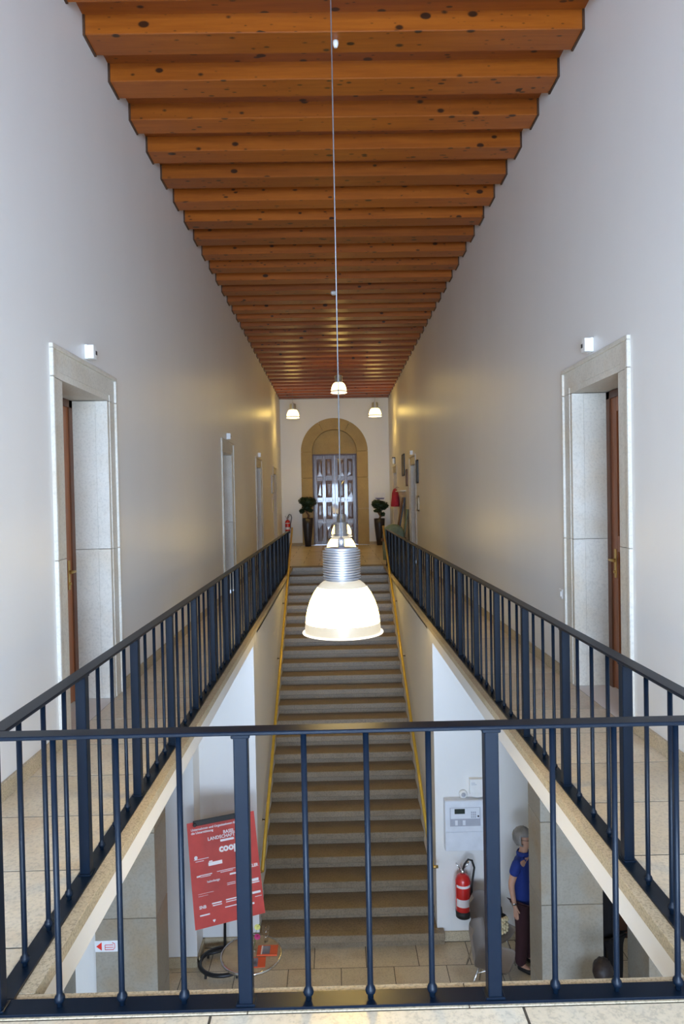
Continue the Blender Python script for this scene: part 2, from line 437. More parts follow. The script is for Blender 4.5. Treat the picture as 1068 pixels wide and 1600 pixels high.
# lower hall walls
struct(B(LXL - .2, LXL, YB, YW + .2, ZL, 0).build('wall_lower_left', 'soft_paint')); struct(B(LXR, LXR + .2, YB, YW + .2, ZL, 0).build('wall_lower_right', 'soft_paint'))
struct(MB().box(LXL, XL, YB, YW + .2, ZS, 0.0).box(XR, LXR, YB, YW + .2, ZS, 0.0).build('ceiling_lower', 'soft_paint'))
struct(B(WR, LXR, YW, YW + 0.2, ZL, ZS).build('wall_stair_foot_right', 'wall_paint'))
struct(B(LXL, WL, YW, YW + 0.2, ZL, ZS).build('wall_stair_foot_left', 'wall_paint'))
struct(B(-2.35, -1.835, 8.62, YW, ZL, ZS).build('wall_pilaster', 'wall_paint'))
struct(B(WL - 0.2, WL, YW + .2, 17.0, ZL, -0.05).build('wall_stair_left', 'soft_paint')); struct(B(WR, WR + 0.2, YW + .2, 17.0, ZL, -0.05).build('wall_stair_right', 'soft_paint'))
# white fascia boards round the well
struct(B(CL - 0.16, CL - 0.02, 2.262, YW + 0.02, ZS, -0.05).build('trim_1', 'soft_paint')); struct(B(CR + 0.02, CR + 0.16, 2.262, YW + 0.02, ZS, -0.05).build('trim_2', 'soft_paint'))
struct(B(RL, RR, 2.10, 2.25, -0.32, -0.05).build('trim_3', 'frame_white'))

# baseboards (stone)
def baseboard(name, segs):
    m = MB()
    for s in segs: m.box(*s, bev=0.003)
    return struct(m.build(name, 'curb_stone'))
def base_side(name, xin, sgn, doors):
    segs = []; y = YB
    for yc in doors:
        segs.append((xin, xin - sgn * 0.022, y, yc - 0.675, 0, 0.10)); y = yc + 0.675
    segs.append((xin, xin - sgn * 0.022, y, YF, 0, 0.10)); baseboard(name, segs)
base_side('baseboard_left', XL, -1, LD); base_side('baseboard_right', XR, 1, RD)
baseboard('baseboard_far', [(XL, AX - ARO, YF - .022, YF, 0, .10), (AX + ARO, XR, YF - .022, YF, 0, .10)])
baseboard('baseboard_lower_right', [(WR + .08, 2.75, YW - .025, YW, ZL, ZL + .13)])
baseboard('baseboard_lower_left', [(-1.835, WL - .13, YW - .025, YW, ZL, ZL + .13), (-2.35, -1.80, 8.595, 8.62, ZL, ZL + .13), (-1.835, -1.81, 8.595, YW, ZL, ZL + .13)])

# ------------------------------------------------------------------ ceiling
ceil = struct(B(XL, XR, YB, YF + .2, 5.43, 5.6).build('ceiling', 'beam_edge'))
D = 0.5942; BW = 0.25; XM = (XL + XR) / 2; HW = (XR - XL) / 2
core = B(-HW, HW, 0.012, BW - 0.006, 0.012, 0.185).mesh('beam', 'beam_edge')
face_b = B(-HW + .012, HW - .012, 0.0, 0.02, 0.005, 0.165, bev=0.0015).mesh('face_board', 'beam_wood')
soff_b = B(-HW + .012, HW - .012, 0.003, BW, 0.0, 0.02, bev=0.002).mesh('soffit_board', 'beam_wood')
back_b = B(-HW + .012, HW - .012, BW - 0.02, BW - 0.001, 0.021, 0.165).mesh('back_board', 'beam_wood')
rec_b = B(-HW, HW, 0, D - BW, 0.0, 0.03).mesh('recess_board', 'beam_wood')
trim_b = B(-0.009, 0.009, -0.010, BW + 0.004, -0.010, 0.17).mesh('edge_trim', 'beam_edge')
for i in range(-14, 33):
    y0 = 5.6416 + D * i - BW
    bm_ = link('beam', core, ceil, (XM, y0, ZC))
    link('face_board', face_b, bm_); link('soffit_board', soff_b, bm_); link('back_board', back_b, bm_)
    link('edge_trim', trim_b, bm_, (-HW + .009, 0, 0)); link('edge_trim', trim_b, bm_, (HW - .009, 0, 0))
    link('recess_board', rec_b, ceil, (XM, y0 + BW, ZC + 0.15))

# ------------------------------------------------------------------ doors in the side walls
def make_door(name, xin, sgn, yc, detail=True):
    d = sempty(name, (xin, yc, 0))
    def bx(m, u0, u1, w0, w1, z0, z1, bev=0.0):     # u along the corridor, w into the wall (negative = into the corridor)
        m.box(sgn * w0, sgn * w1, u0, u1, z0, z1, bev=bev)
    g = 0.002; OW, IW = 0.675, DO_W
    for s in (-1, 1):
        for z0, z1 in ((0, 1.25), (1.25, DO_T)):
            z0 += g; z1 -= g
            m = MB()
            bx(m, s * (OW - .032), s * OW, -.024, .05, z0, z1, 0.004)           # raised outer fillet
            bx(m, s * (IW + .05), s * (OW - .03), -.006, .06, z0, z1)           # face
            bx(m, s * IW, s * (IW + .052), -.001, .10, z0, z1, 0.002)           # inner band and first strip of the reveal
            bx(m, s * (IW + .006), s * (IW + .12), .055, .335, z0, z1)           # reveal
            m.build('jamb_stone', 'limestone', d)
    m = MB()
    bx(m, -OW, OW, -.024, .05, 2.668 + g, 2.70, 0.004)
    for s in (-1, 1): bx(m, s * (OW - .032), s * OW, -.024, .05, DO_T + g, 2.668, 0.004)
    bx(m, -OW + .03, OW - .03, -.006, .06, DO_T + .05, 2.67)
    for s in (-1, 1): bx(m, s * (IW + .05), s * (OW - .03), -.006, .06, DO_T + g, DO_T + .05)
    bx(m, -IW - .05, IW + .05, -.001, .10, DO_T + g, DO_T + .052)
    bx(m, -IW - .05, IW + .05, .055, .335, DO_T + .006, DO_T + .12)
    m.build('lintel_stone', 'limestone', d)
    for u in (-1, 1):
        m = MB(); bx(m, u * IW * 1.02, u * (IW - .06), .29, .36, 0, DO_T); m.build('door_casing', 'door_frame_wood', d)
    m = MB(); bx(m, -IW, IW, .29, .36, DO_T - .06, DO_T); m.build('door_casing', 'door_frame_wood', d)
    # leaf: stiles, rails, recessed panels
    m = MB(); bx(m, -IW + .055, IW - .055, .318, .36, 0.006, DO_T - .055); leaf = m.build('door_leaf', 'door_wood', d)
    for u in (-1, 1):
        m = MB(); bx(m, u * (IW - .055), u * (IW - .17), .303, .32, .006, DO_T - .055, 0.003); m.build('stile', 'door_wood', leaf)
    for z0, z1 in ((.006, .22), (1.15, 1.28), (2.30, DO_T - .055)):
        m = MB(); bx(m, -IW + .17, IW - .17, .303, .32, z0, z1, 0.003); m.build('door_rail', 'door_wood', leaf)
    # handle plate, lever and key cylinder
    h = MB(); u = 0.345
    bx(h, u - .02, u + .02, .296, .304, .93, 1.17, 0.003)
    h.tube([(sgn * .30, u, 1.08), (sgn * .25, u, 1.08)], .009, 8); h.tube([(sgn * .25, u + .005, 1.08), (sgn * .248, u - .11, 1.078)], .010, 8)
    h.lathe([(.012, -.005), (.012, .012), (.004, .014)], 10, (sgn * .296, u, .98), M=Matrix.Rotation(-sgn * PI / 2, 4, 'Y'))
    h.build('handle', 'brass', leaf)
    return d
for i, yc in enumerate(LD): make_door('door_%d' % (i + 1), XL, -1, yc)
for i, yc in enumerate(RD): make_door('door_%d' % (i + 5), XR, 1, yc)

# ------------------------------------------------------------------ arched portal in the far wall
portal = sempty('door_8', (AX, YF, 0))
for s in (-1, 1):
    zz = [0, 1.30, 2.42, AS]
    for z0, z1 in zip(zz, zz[1:]):
        B(s * AR, s * ARO, -.03, .36, z0 + .003, z1 - .003, bev=.006).build('jamb_stone', 'sandstone', portal)
Mx = Matrix(((1, 0, 0, 0), (0, 0, 1, -.03), (0, 1, 0, 0), (0, 0, 0, 1)))
bounds = [0, 62, 118, 180]
for a0, a1 in zip(bounds, bounds[1:]):
    m = MB(); k = 10
    A = [math.radians(a0 + .25 + (a1 - a0 - .5) * i / k) for i in range(k + 1)]
    for p, q in zip(A, A[1:]):
        poly = [(AR * math.cos(p), AS + AR * math.sin(p)), (ARO * math.cos(p), AS + ARO * math.sin(p)), (ARO * math.cos(q), AS + ARO * math.sin(q)), (AR * math.cos(q), AS + AR * math.sin(q))]
        m.prism(poly, Mx, .39)
    m.build('voussoir', 'sandstone', portal)
Mt = Matrix(((1, 0, 0, 0), (0, 0, 1, .22), (0, 1, 0, 0), (0, 0, 0, 1)))
MB().prism([(-AR, 3.27), (AR, 3.27)] + [(AR * math.cos(PI * i / 20), AS + AR * math.sin(PI * i / 20)) for i in range(21)], Mt, .2).build('tympanum', 'sandstone', portal)
tx = text_mesh('inscription', 'AULA', 0.36, 'sandstone', 'CENTER', 0.012)
link('inscription', tx, portal, (0.0, .215, 3.44), (PI / 2, 0, 0))
B(-AR, AR, .18, .42, 3.25, 3.29, bev=.004).build('transom', 'door_frame_wood', portal)
for s in (-1, 1):
    B(s * (AR - .045), s * AR, .2, .42, 0, 3.25).build('door_casing', 'door_frame_wood', portal)
    leaf = B(s * .004, s * (AR - .045), .28, .34, .01, 3.25).build('door_leaf', 'portal_wood', portal)
    W = AR - .049
    for (x0, x1) in ((.004, .09), (.355, .435), (W - .085, W)):
        B(s * x0, s * x1, .255, .285, .01, 3.25, bev=.006).build('stile', 'portal_wood', leaf)
    zr = [.01, .10, .80, .90, 1.58, 1.68, 2.36, 2.46, 3.14, 3.25]
    for z0, z1 in zip(zr[::2], zr[1::2]):
        for x0, x1 in ((.09, .355), (.435, W - .085)): B(s * x0, s * x1, .258, .285, z0, z1, bev=.006).build('door_rail', 'portal_wood', leaf)
    for z0, z1 in zip(zr[1::2], zr[2::2]):
        for x0, x1 in ((.09, .355), (.435, W - .085)):
            # carved panel: raised lozenge relief on a sunk field
            m = MB(); cx, cz = s * (x0 + x1) / 2, (z0 + z1) / 2; hw, hh = (x1 - x0) / 2 - .02, (z1 - z0) / 2 - .03
            rim = [(cx - hw, .276, cz - hh), (cx + hw, .276, cz - hh), (cx + hw, .276, cz + hh), (cx - hw, .276, cz + hh)]
            ins = [(cx - hw * .55 + random.uniform(-.03, .03), .258, cz - hh * .6 + random.uniform(-.08, .08)), (cx + hw * .5, .262, cz - hh * .5 + random.uniform(-.1, .1)), (cx + hw * .5 + random.uniform(-.03, .03), .257, cz + hh * .6), (cx - hw * .5, .262, cz + hh * .55 + random.uniform(-.1, .1))]
            R_ = [m.bm.verts.new(p) for p in rim]; I_ = [m.bm.verts.new(p) for p in ins]
            for k in range(4): m.bm.faces.new((R_[k], R_[(k + 1) % 4], I_[(k + 1) % 4], I_[k]))
            m.bm.faces.new(I_); Bk = [m.bm.verts.new((p[0], .285, p[2])) for p in rim]
            for k in range(4): m.bm.faces.new((R_[k], R_[(k + 1) % 4], Bk[(k + 1) % 4], Bk[k]))
            m.bm.faces.new(Bk)
            m.build('carved_panel', 'portal_wood', leaf)
    MB().lathe([(.0, .0), (.012, .0), (.010, .03), (.018, .036), (.02, .05), (.014, .06), (0.0, .062)], 12, (s * .055, .258, 1.12), M=Matrix.Rotation(PI / 2, 4, 'X')).build('door_knob', 'brass', leaf)

# ------------------------------------------------------------------ staircase
stair = thing('staircase', 'long straight stone staircase rising between two white walls to the landing', 'staircase', (0.085, 8.9, ZL))
so = Vector(stair.location)
def mk_step(x0, x1):
    t = B(x0, x1, 0, TR + .075, -.095, 0, bev=.007)
    t.bm.normal_update()
    tr = t.mesh('tread', 'step_stone')
    ri = B(x0, x1, .055, TR + .04, -RI, -.095).mesh('riser', 'step_stone')
    return tr, ri
cx = (WL + WR) / 2; hw = (WR - WL) / 2
trm, rim_ = mk_step(-hw + .001, hw - .001)
for k in range(23):
    o = link('tread', trm, stair, Vector((cx, YT - TR * k, -RI * k)) - so)
    link('riser', rim_, o)
bs = thing('bottom_step', 'wide lowest stone step standing in front of the staircase walls', 'step', (cx, YT - TR * 23, ZL))
t = MB().box(-hw - .085, hw + .085, 0, .122, .083, RI, bev=.007).box(-hw + .003, hw - .003, .118, TR + .075, .083, RI)
t.bm.normal_update()
t.build('tread', 'step_stone', bs)
B(-hw - .085, hw + .085, .045, .122, 0, .083).build('riser', 'step_stone', bs)

# ------------------------------------------------------------------ stair handrails
def hand(x, sgn, label):
    h = thing('stair_handrail', label, 'handrail', (x, 8.75, ZL + 1.1))
    base = Vector(h.location)
    def zat(y): return -(YT - y) * RI / TR + 0.93
    pts = [Vector((x, yy, zat(yy))) - base for yy in (8.85, 10.8, 12.7, 14.7, 16.7)]
    MB().tube(pts, .024, 12).build('tube', 'handrail_gold', h)
    p = pts[0]; MB().tube([p, p + Vector((sgn * .075, 0, 0))], .020, 12).build('end_return', 'brass', h)
    for yy in (9.6, 11.1, 12.6, 14.1, 15.6):
        q = Vector((x, yy, zat(yy) - .02)) - base
        m = MB(); m.tube([q, q + Vector((0, 0, -.05)), q + Vector((sgn * .075, 0, -.05))], .008, 8)
        m.lathe([(.02, -.004), (.02, .004)], 12, tuple(q + Vector((sgn * .07, 0, -.05))), M=Matrix.Rotation(PI / 2, 4, 'Y')); m.build('bracket', 'black_metal', h)
    return h
hand(WL + .07, -1, 'golden round handrail on the stair wall below the railing with the poster stand'); hand(WR - .07, 1, 'golden round handrail on the stair wall beside the fire alarm panel')

# ------------------------------------------------------------------ balustrades
bal_me = MB().lathe([(.0095, .008), (.0095, .022), (.0150, .026), (.0175, .034), (.0150, .043), (.0100, .048), (.0095, .06), (.0095, RH - .012)], 12).mesh('baluster', 'rail_blue', True)
post_me = MB().box(-.0225, .0225, -.0225, .0225, .008, RH - .012, bev=.003).box(-.031, .031, -.027, .027, .008, .016, bev=.002).box(-.030, .030, -.024, .024, RH - .026, RH - .012, bev=.003).mesh('post', 'rail_blue')
def balustrade(label, p0, p1, nper, first_post, last_post):
    p0, p1 = Vector(p0), Vector(p1); d = (p1 - p0); L = d.length; d.normalize(); ang = math.atan2(d.y, d.x)
    t = thing('balustrade', label, 'railing', (p0.x, p0.y, 0.0), ang)
    per = 0.8
    MB().box(-.034 if last_post is False else .034, L + .034, -.0325, .0325, RH - .013, RH, bev=.003).build('top_rail', 'rail_blue', t)
    MB().box(-.036 if last_post is False else .037, L + .036, -.036, .036, .0005, .010, bev=.002).build('base_plate', 'rail_blue', t)
    k = 0; x = 0.0
    while x < L + .01:
        if k % 4 == 0:
            if (k > 0 or first_post) and (x < L - .05 or last_post): link('post', post_me, t, (x, 0, 0))
        else: link('baluster', bal_me, t, (x, 0, 0))
        k += 1; x = k * per / 4
    return t
LR = 0.8 * 18
balustrade('blue railing along the walkway on the side of the open well above the poster', (RL, RF, 0), (RL, RF + LR, 0), 18, False, True)
balustrade('blue railing along the walkway on the side of the open well above the fire extinguisher', (RR, RF, 0), (RR, RF + LR, 0), 18, False, True)
fr = balustrade('short blue railing across the end of the open well facing the stairs', (RL, RF, 0), (RR, RF, 0), 3, True, False)
link('post', post_me, fr, (RR - RL, 0, 0))

# ------------------------------------------------------------------ pendant lamps
def lamp_meshes():
    ms = {}
    fins = [(0.030, 0.175), (0.088, 0.172), (0.088, 0.165)]
    z = 0.160
    for i in range(12):
        fins += [(0.078, z), (0.100, z - .001), (0.100, z - .006), (0.078, z - .007)]; z -= .0132
    fins += [(0.088, 0.0), (0.07, -.004)]
    ms['cooling_fins'] = MB().lathe(fins, 40).mesh('cooling_fins', 'aluminium')
    ms['shoulder'] = MB().lathe([(.080, 0.0), (.100, -.006), (.118, -.020), (.130, -.034)], 48, close=False).mesh('shoulder', 'lamp_shoulder')
    ms['shade'] = MB().lathe([(.130, -.034), (.152, -.066), (.172, -.108), (.186, -.150), (.194, -.190), (.197, -.222)], 48, close=False).mesh('shade', 'lamp_glass')
    rm = lambda k, z: 1.0 + (0.006 if k % 2 else -0.006)
    ms['skirt'] = MB().lathe([(.197, -.222), (.199, -.245), (.200, -.272)], 144, close=False, rmod=rm).mesh('skirt', 'lamp_skirt')
    ring = [(.208 + .007 * math.cos(2 * PI * k / 8), -.275 + .006 * math.sin(2 * PI * k / 8)) for k in range(9)]
    ms['rim'] = MB().lathe(ring, 48, close=False).mesh('rim', 'lamp_rim')
    ms['bulb'] = MB().lathe([(.0, -.05), (.025, -.05), (.04, -.10), (.05, -.15), (.035, -.185), (0, -.20)], 16).mesh('bulb', 'lamp_bulb')
    return ms
LM = lamp_meshes()
def lamp(label, x, y, z, group=None, neck=True):
    # z = height of the shade's neck
    t = thing('pendant_lamp', label, 'lamp', (x, y, z - .28), 0, group)
    for k, me in LM.items(): link(k, me, t, (0, 0, .28))
    top = ZC + 0.15 - (z - .28)
    MB().tube([(0, 0, .28 + .17), (0, 0, top - .01)], .0035, 6).build('cable', 'cable', t)
    MB().lathe([(.05, top - .035), (.05, top), (.0, top)], 20).build('ceiling_rose', 'black_metal', t)
    MB().lathe([(.018, .28 + .174), (.018, .28 + .215), (.008, .28 + .225)], 12).build('cord_grip', 'aluminium', t)
    return t
lamp('ribbed glass pendant lamp hanging low over the well near the short front railing', 0.036, 3.64, 1.195)
lamp('ribbed glass pendant lamp hanging over the stair foot behind the first lamp', 0.085, 8.67, 1.165)
lamp('glass pendant lamp hanging over the upper stairs behind two other lamps', 0.145, 13.7, 1.165)
lamp('glass pendant lamp hung high under the beams in the middle of the ceiling', 0.19, 17.8, 4.66)
lamp('glass pendant lamp hung high beside the wall above the small fire extinguisher', -1.255, 22.2, 4.565)
lamp('glass pendant lamp hung high beside the wall above the red coat', 1.39, 22.2, 4.565)

# ------------------------------------------------------------------ pillars of the lower hall
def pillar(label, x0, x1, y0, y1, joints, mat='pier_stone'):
    t = thing('stone_pillar', label, 'pillar', ((x0 + x1) / 2, (y0 + y1) / 2, ZL)); o = t.location
    zs = [ZL] + joints + [ZS]
    for a, b in zip(zs, zs[1:]): B(x0 - o.x, x1 - o.x, y0 - o.y, y1 - o.y, a - ZL + .002, b - ZL - .002, bev=.004).build('stone_block', mat, t)
    B(x0 + .02 - o.x, x1 - .02 - o.x, y0 + .02 - o.y, y1 - .02 - o.y, 0, ZS - ZL).build('core', 'joint', t)
    return t
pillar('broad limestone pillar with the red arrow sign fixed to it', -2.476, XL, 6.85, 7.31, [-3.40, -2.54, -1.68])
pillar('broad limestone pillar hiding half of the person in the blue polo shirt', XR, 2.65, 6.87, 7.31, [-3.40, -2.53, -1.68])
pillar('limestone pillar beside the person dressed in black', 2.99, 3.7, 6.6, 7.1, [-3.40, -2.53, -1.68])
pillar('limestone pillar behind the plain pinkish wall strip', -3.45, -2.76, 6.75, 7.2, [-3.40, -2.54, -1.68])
struct(B(-2.76, -2.476, 7.05, 7.2, ZL, ZS).build('wall_strip', 'soft_paint'))
dd = sempty('door_9', (3.6, YW, ZL)); B(-.75, .75, -.05, 0, 0, 2.6).build('door_leaf', 'door_frame_wood', dd); B(-.80, .80, -.03, .0, 0, 2.68).build('door_casing', 'door_frame_wood', dd)  # invented dark door, added to darken the gap behind the person in black

# ------------------------------------------------------------------ arrow sign
sg = thing('arrow_sign', 'white sign with red arrow and hydrant symbol on the stone pillar', 'sign', (-2.365, 6.846, -2.865)); 
B(-.114, .114, -.003, 0.004, 0, .112, bev=.001).build('plate', 'panel_white', sg)
MB().prism([(-.100, .056), (-.045, .014), (-.045, .098)], Matrix(((1, 0, 0, 0), (0, 0, 1, -.0045), (0, 1, 0, 0), (0, 0, 0, 1))), .002).build('arrow', 'sign_red', sg)
m = MB()
for z in (.022, .046, .070): m.tube([(-.012, -.004, z), (.07, -.004, z)], .003, 6)
m.tube([(-.012, -.004, .022), (-.012, -.004, .07)], .003, 6); m.tube([(.07, -.004, .022), (.085, -.004, .04), (.085, -.004, .08), (.06, -.004, .094)], .003, 6)
m.build('pictogram', 'sign_red', sg)

# ------------------------------------------------------------------ poster stand and poster
PC = Vector((-1.4436, 8.3072, -2.2074)); PA, PB, PW, PH = 0.377, 0.3847, 0.822, 1.124
st = thing('poster_stand', 'black wheeled stand holding the red poster', 'stand', (-1.50, 8.60, ZL))
so = Vector(st.location)
arc = [(.30 * math.cos(a), .27 * math.sin(a), .075) for a in [math.radians(60 + 250 * i / 22) for i in range(23)]]
MB().tube(arc, .026, 10).build('base_ring', 'black_metal', st)
for i in (0, 7, 15, 22):
    p = arc[i]; w = link('caster', MB().box(p[0] - .012, p[0] + .012, p[1] - .02, p[1] + .02, .03, .075).mesh('caster', 'black'), st)
    MB().lathe([(.005, -.012), (.028, -.012), (.028, .012), (.005, .012)], 14, (p[0], p[1], .029), M=Matrix.Rotation(PI / 2, 4, 'Y')).build('wheel', 'rubber', w)
nrm = Vector((math.sin(PA), -math.cos(PA), 0)); dx = Vector((math.cos(PA), math.sin(PA), 0)); dn = Vector((0, 0, -1)) * math.cos(PB) + nrm * math.sin(PB); pn = dx.cross(dn); 
if pn.y > 0: pn = -pn
top = PC - pn * .03 - so
MB().tube([Vector(arc[9]) * 0 + Vector((-.02, .22, .075)), Vector((.0, .20, .9)), PC - pn * .035 + dn * .55 - so, top + dn * .02], .018, 10).build('post', 'black_metal', st)
MB().tube([arc[3], (-.02, .22, .075), arc[8]], .02, 8).build('brace', 'black_metal', st)
MP = Matrix((( dx.x, -dn.x, pn.x, PC.x), (dx.y, -dn.y, pn.y, PC.y), (dx.z, -dn.z, pn.z, PC.z), (0, 0, 0, 1)))   # local x right, y up, z out of the sheet
ML = Matrix.Translation(-so) @ MP
cb = MB(); cb.box(-.335, .335, -.045, .015, -.03, .022, bev=.004); cb.bm.transform(ML); cbo = cb.build('clip_bar', 'black', st)
for s in (-1, 1):
    k = MB(); k.lathe([(.012, -.01), (.022, -.008), (.022, .008), (.012, .01)], 12, (s * .325, -.03, .025)); k.bm.transform(ML); k.build('clip_knob', 'black', cbo)
bd = MB(); bd.box(-.24, .24, -.9, -.03, -.028, -.016); bd.bm.transform(ML); bd.build('backboard', 'black_metal', st)
po = bpy.data.objects.new('poster', None); C.objects.link(po); tag(po, 'red sponsor poster with white lettering hanging from the black stand', 'poster')
po.matrix_world = MP
sh = MB(); nx, ny = 10, 14; g_ = []
for j in range(ny + 1):
    row = []
    for i in range(nx + 1):
        u, v = i / nx, j / ny; curl = -.010 + .018 * (v ** 6)
        row.append(sh.bm.verts.new((-PW / 2 + u * PW, -v * PH, curl)))
    g_.append(row)
for j in range(ny):
    for i in range(nx): sh.bm.faces.new((g_[j][i], g_[j + 1][i], g_[j + 1][i + 1], g_[j][i + 1]))
bmesh.ops.solidify(sh.bm, geom=sh.bm.faces[:], thickness=0.002)
sheet = sh.build('sheet', 'poster_red', po)
def ptext(body, u, v, size, align='LEFT', bold=0.0):
    link('lettering', text_mesh('lettering', body, size, 'poster_white', align, .0006, bold), po, (-PW / 2 + u * PW, -v * PH, -.010 + .018 * (v ** 6) + .0022))
def pbar(u0, u1, v, h):
    z = -.010 + .018 * (v ** 6)
    B(-PW / 2 + u0 * PW, -PW / 2 + u1 * PW, -v * PH - h / 2, -v * PH + h / 2, z + .0008, z + .0022).build('logo', 'poster_white', po)
ptext('Unternehmen und Organisationen für', .05, .085, .036, bold=.0008); ptext('die Unterstützung', .05, .118, .036, bold=.0008)
ptext('BASEL', .68, .165, .052, 'RIGHT', .0012); ptext('LANDSCHAFT', .68, .205, .052, 'RIGHT', .0012); pbar(.46, .66, .228, .024)
ptext('coop', .43, .335, .115, bold=.005); ptext('CLER', .975, .545, .046, 'RIGHT', .0018)
pbar(.06, .27, .365, .006); pbar(.08, .2, .385, .006); MB().lathe([(.016, 0), (.02, 0), (.02, .002), (.016, .002)], 14, (-PW / 2 + .09 * PW, -.345 * PH, -.009)).build('logo', 'poster_white', po)
pbar(.26, .46, .43, .038); pbar(.27, .32, .405, .012)
pbar(.08, .13, .525, .016); pbar(.12, .30, .52, .010); pbar(.13, .28, .535, .006)
pbar(.37, .64, .515, .006); pbar(.42, .60, .53, .006); pbar(.55, .69, .565, .018)
ptext('hahndesign', .22, .60, .034, bold=.0006)
pbar(.50, .62, .645, .006); pbar(.50, .62, .66, .006); pbar(.86, .96, .67, .03); pbar(.85, .97, .695, .012)
pbar(.08, .30, .69, .003); pbar(.08, .22, .71, .003)
pbar(.78, .97, .79, .024); pbar(.46, .64, .795, .012); pbar(.46, .63, .815, .008)
ptext('SNB', .08, .825, .045, bold=.0015); pbar(.26, .40, .80, .014); pbar(.27, .40, .82, .010); pbar(.44, .64, .86, .010)
pbar(.08, .22, .885, .014); pbar(.78, .86, .885, .02); pbar(.88, .98, .83, .006)
MB().prism([(0, -.018), (.016, .004), (.012, .014), (0, .010), (-.012, .014), (-.016, .004)], Matrix.Translation((-PW / 2 + .27 * PW, -.955 * PH, .0042)), .0015).build('logo', 'poster_white', po)

# ------------------------------------------------------------------ bistro table and the things on it
TX, TYY, TZ = -1.035, 7.74, -3.52
tb = thing('bistro_table', 'small round bistro table with woven top and chrome edge', 'table', (TX, TYY, ZL)); hz = TZ - ZL
MB().lathe([(.0, hz), (.335, hz), (.335, hz - .018), (0, hz - .018)], 48).build('table_top', 'rattan', tb)
MB().lathe([(.333, hz + .004), (.347, hz + .004), (.350, hz - .01), (.347, hz - .024), (.333, hz - .024)], 56, close=False).build('rim', 'chrome', tb)
MB().lathe([(.025, hz - .02), (.025, .03)], 16).build('column', 'chrome', tb)
MB().lathe([(.0, .0), (.22, .0), (.22, .012), (.05, .03), (.03, .05), (0, .05)], 32).build('foot', 'black_metal', tb)
m = MB()
for i in range(-8, 9):   # woven strips
    a = i * .038; L_ = math.sqrt(max(.0, .325 ** 2 - a * a)); m.box(-L_, L_, a - .013, a + .013, hz, hz + .0025)
    m.box(a - .013, a + .013, -L_, L_, hz, hz + .0018)
m.build('weave', 'rattan', tb)['kind'] = 'stuff'
def brochure(x, y, rz, n, label, z=TZ + .003):
    b = thing('brochure_stack', label, 'brochures', (x, y, z), rz)
    B(-.115, .115, -.085, .085, 0, .006 * n, bev=.001).build('booklet', 'brochure', b)
    B(-.055, .03, -.07, .07, .006 * n, .006 * n + .0008).build('cover_photo', 'photo_print', b)
    B(-.072, -.056, -.075, .075, .006 * n, .006 * n + .0008).build('cover_band', 'poster_white', b)
brochure(TX + .18, TYY + .03, .0, 3, 'thicker stack of orange red brochures on the round table'); brochure(TX + .06, TYY - .16, .05, 1, 'single orange red brochure lying at the edge of the round table')
gl = thing('drinking_glass', 'clear drinking glass standing on the round table behind the brochures', 'glass', (TX + .145, TYY + .21, TZ + .003))
MB().lathe([(.0, .0), (.026, .0), (.030, .05), (.027, .07), (.034, .085), (.045, .17), (.043, .17), (.032, .088), (.025, .072), (.027, .05), (.022, .006), (0, .006)], 24).build('bowl', 'clear_glass', gl)
va = thing('flower_vase', 'small glass vase with one yellow and one pink flower on the round table', 'vase', (TX + .02, TYY + .05, TZ + .003))
MB().lathe([(.0, .0), (.03, .0), (.034, .05), (.02, .10), (.018, .13), (.016, .13), (.018, .10), (.031, .05), (.027, .005), (0, .005)], 20).build('vessel', 'clear_glass', va)
for nm, tip, mt in (('yellow_flower', (.045, .03, .26), 'flower_yellow'), ('pink_flower', (.05, -.03, .185), 'flower_pink')):
    f = MB().tube([(0, 0, .02), (tip[0] * .4, tip[1] * .4, tip[2] * .6), tip], .0025, 6).build('stem', 'stem_green', va)
    m = MB()
    for k in range(12):
        a = 2 * PI * k / 12; c, s = math.cos(a), math.sin(a); px = Vector(tip)
        vs_ = [m.bm.verts.new(px + Vector(q)) for q in ((.006 * c, -.002, .006 * s), (.03 * c - .008 * s, -.012, .03 * s + .008 * c), (.036 * c, -.014, .036 * s), (.03 * c + .008 * s, -.012, .03 * s - .008 * c))]
        m.bm.faces.new(vs_)
    m.lathe([(.0, -.004), (.012, -.004), (.010, .004), (0, .006)], 10, (tip[0], tip[1] - .008, tip[2]), M=Matrix.Rotation(PI / 2, 4, 'X'))
    m.build('blossom', mt, f)
MB().prism([(0, 0), (.02, .02), (.035, .06), (.01, .03)], Matrix(((1, 0, 0, .045), (0, 0, 1, .04), (0, 1, 0, .24), (0, 0, 0, 1))), .002).build('leaf', 'stem_green', va)

# ------------------------------------------------------------------ fire alarm panel, sounder, beacon
fp = thing('fire_alarm_panel', 'white fire alarm control panel with display and keys on the wall', 'control panel', (1.635, YW, -3.0)); 
fb = B(-.265, .265, -.11, 0, 0, .665, bev=.006).build('housing', 'panel_white', fp)
B(-.262, .262, -.118, -.109, .26, .66, bev=.004).build('upper_cover', 'panel_white', fp); B(-.262, .262, -.118, -.109, .004, .252, bev=.004).build('lower_cover', 'panel_white', fp)
fk = B(-.20, .20, -.122, -.117, .33, .575, bev=.002).build('keypad', 'grey_plastic', fp)
B(-.19, .19, -.1235, -.121, .43, .57).build('key_field', 'panel_white', fk)
B(-.14, -.005, -.126, -.122, .495, .56).build('display', 'lcd', fk)
for i in range(3):
    for j in range(3): B(.075 + i * .024, .092 + i * .024, -.127, -.122, .44 + j * .03, .462 + j * .03).build('key', 'grey_plastic', fk)
for i in range(5): B(-.185 + i * .05, -.150 + i * .05, -.126, -.122, .345 if i % 2 else .35, .41).build('key', 'panel_white' if i % 2 else 'grey_plastic', fk)
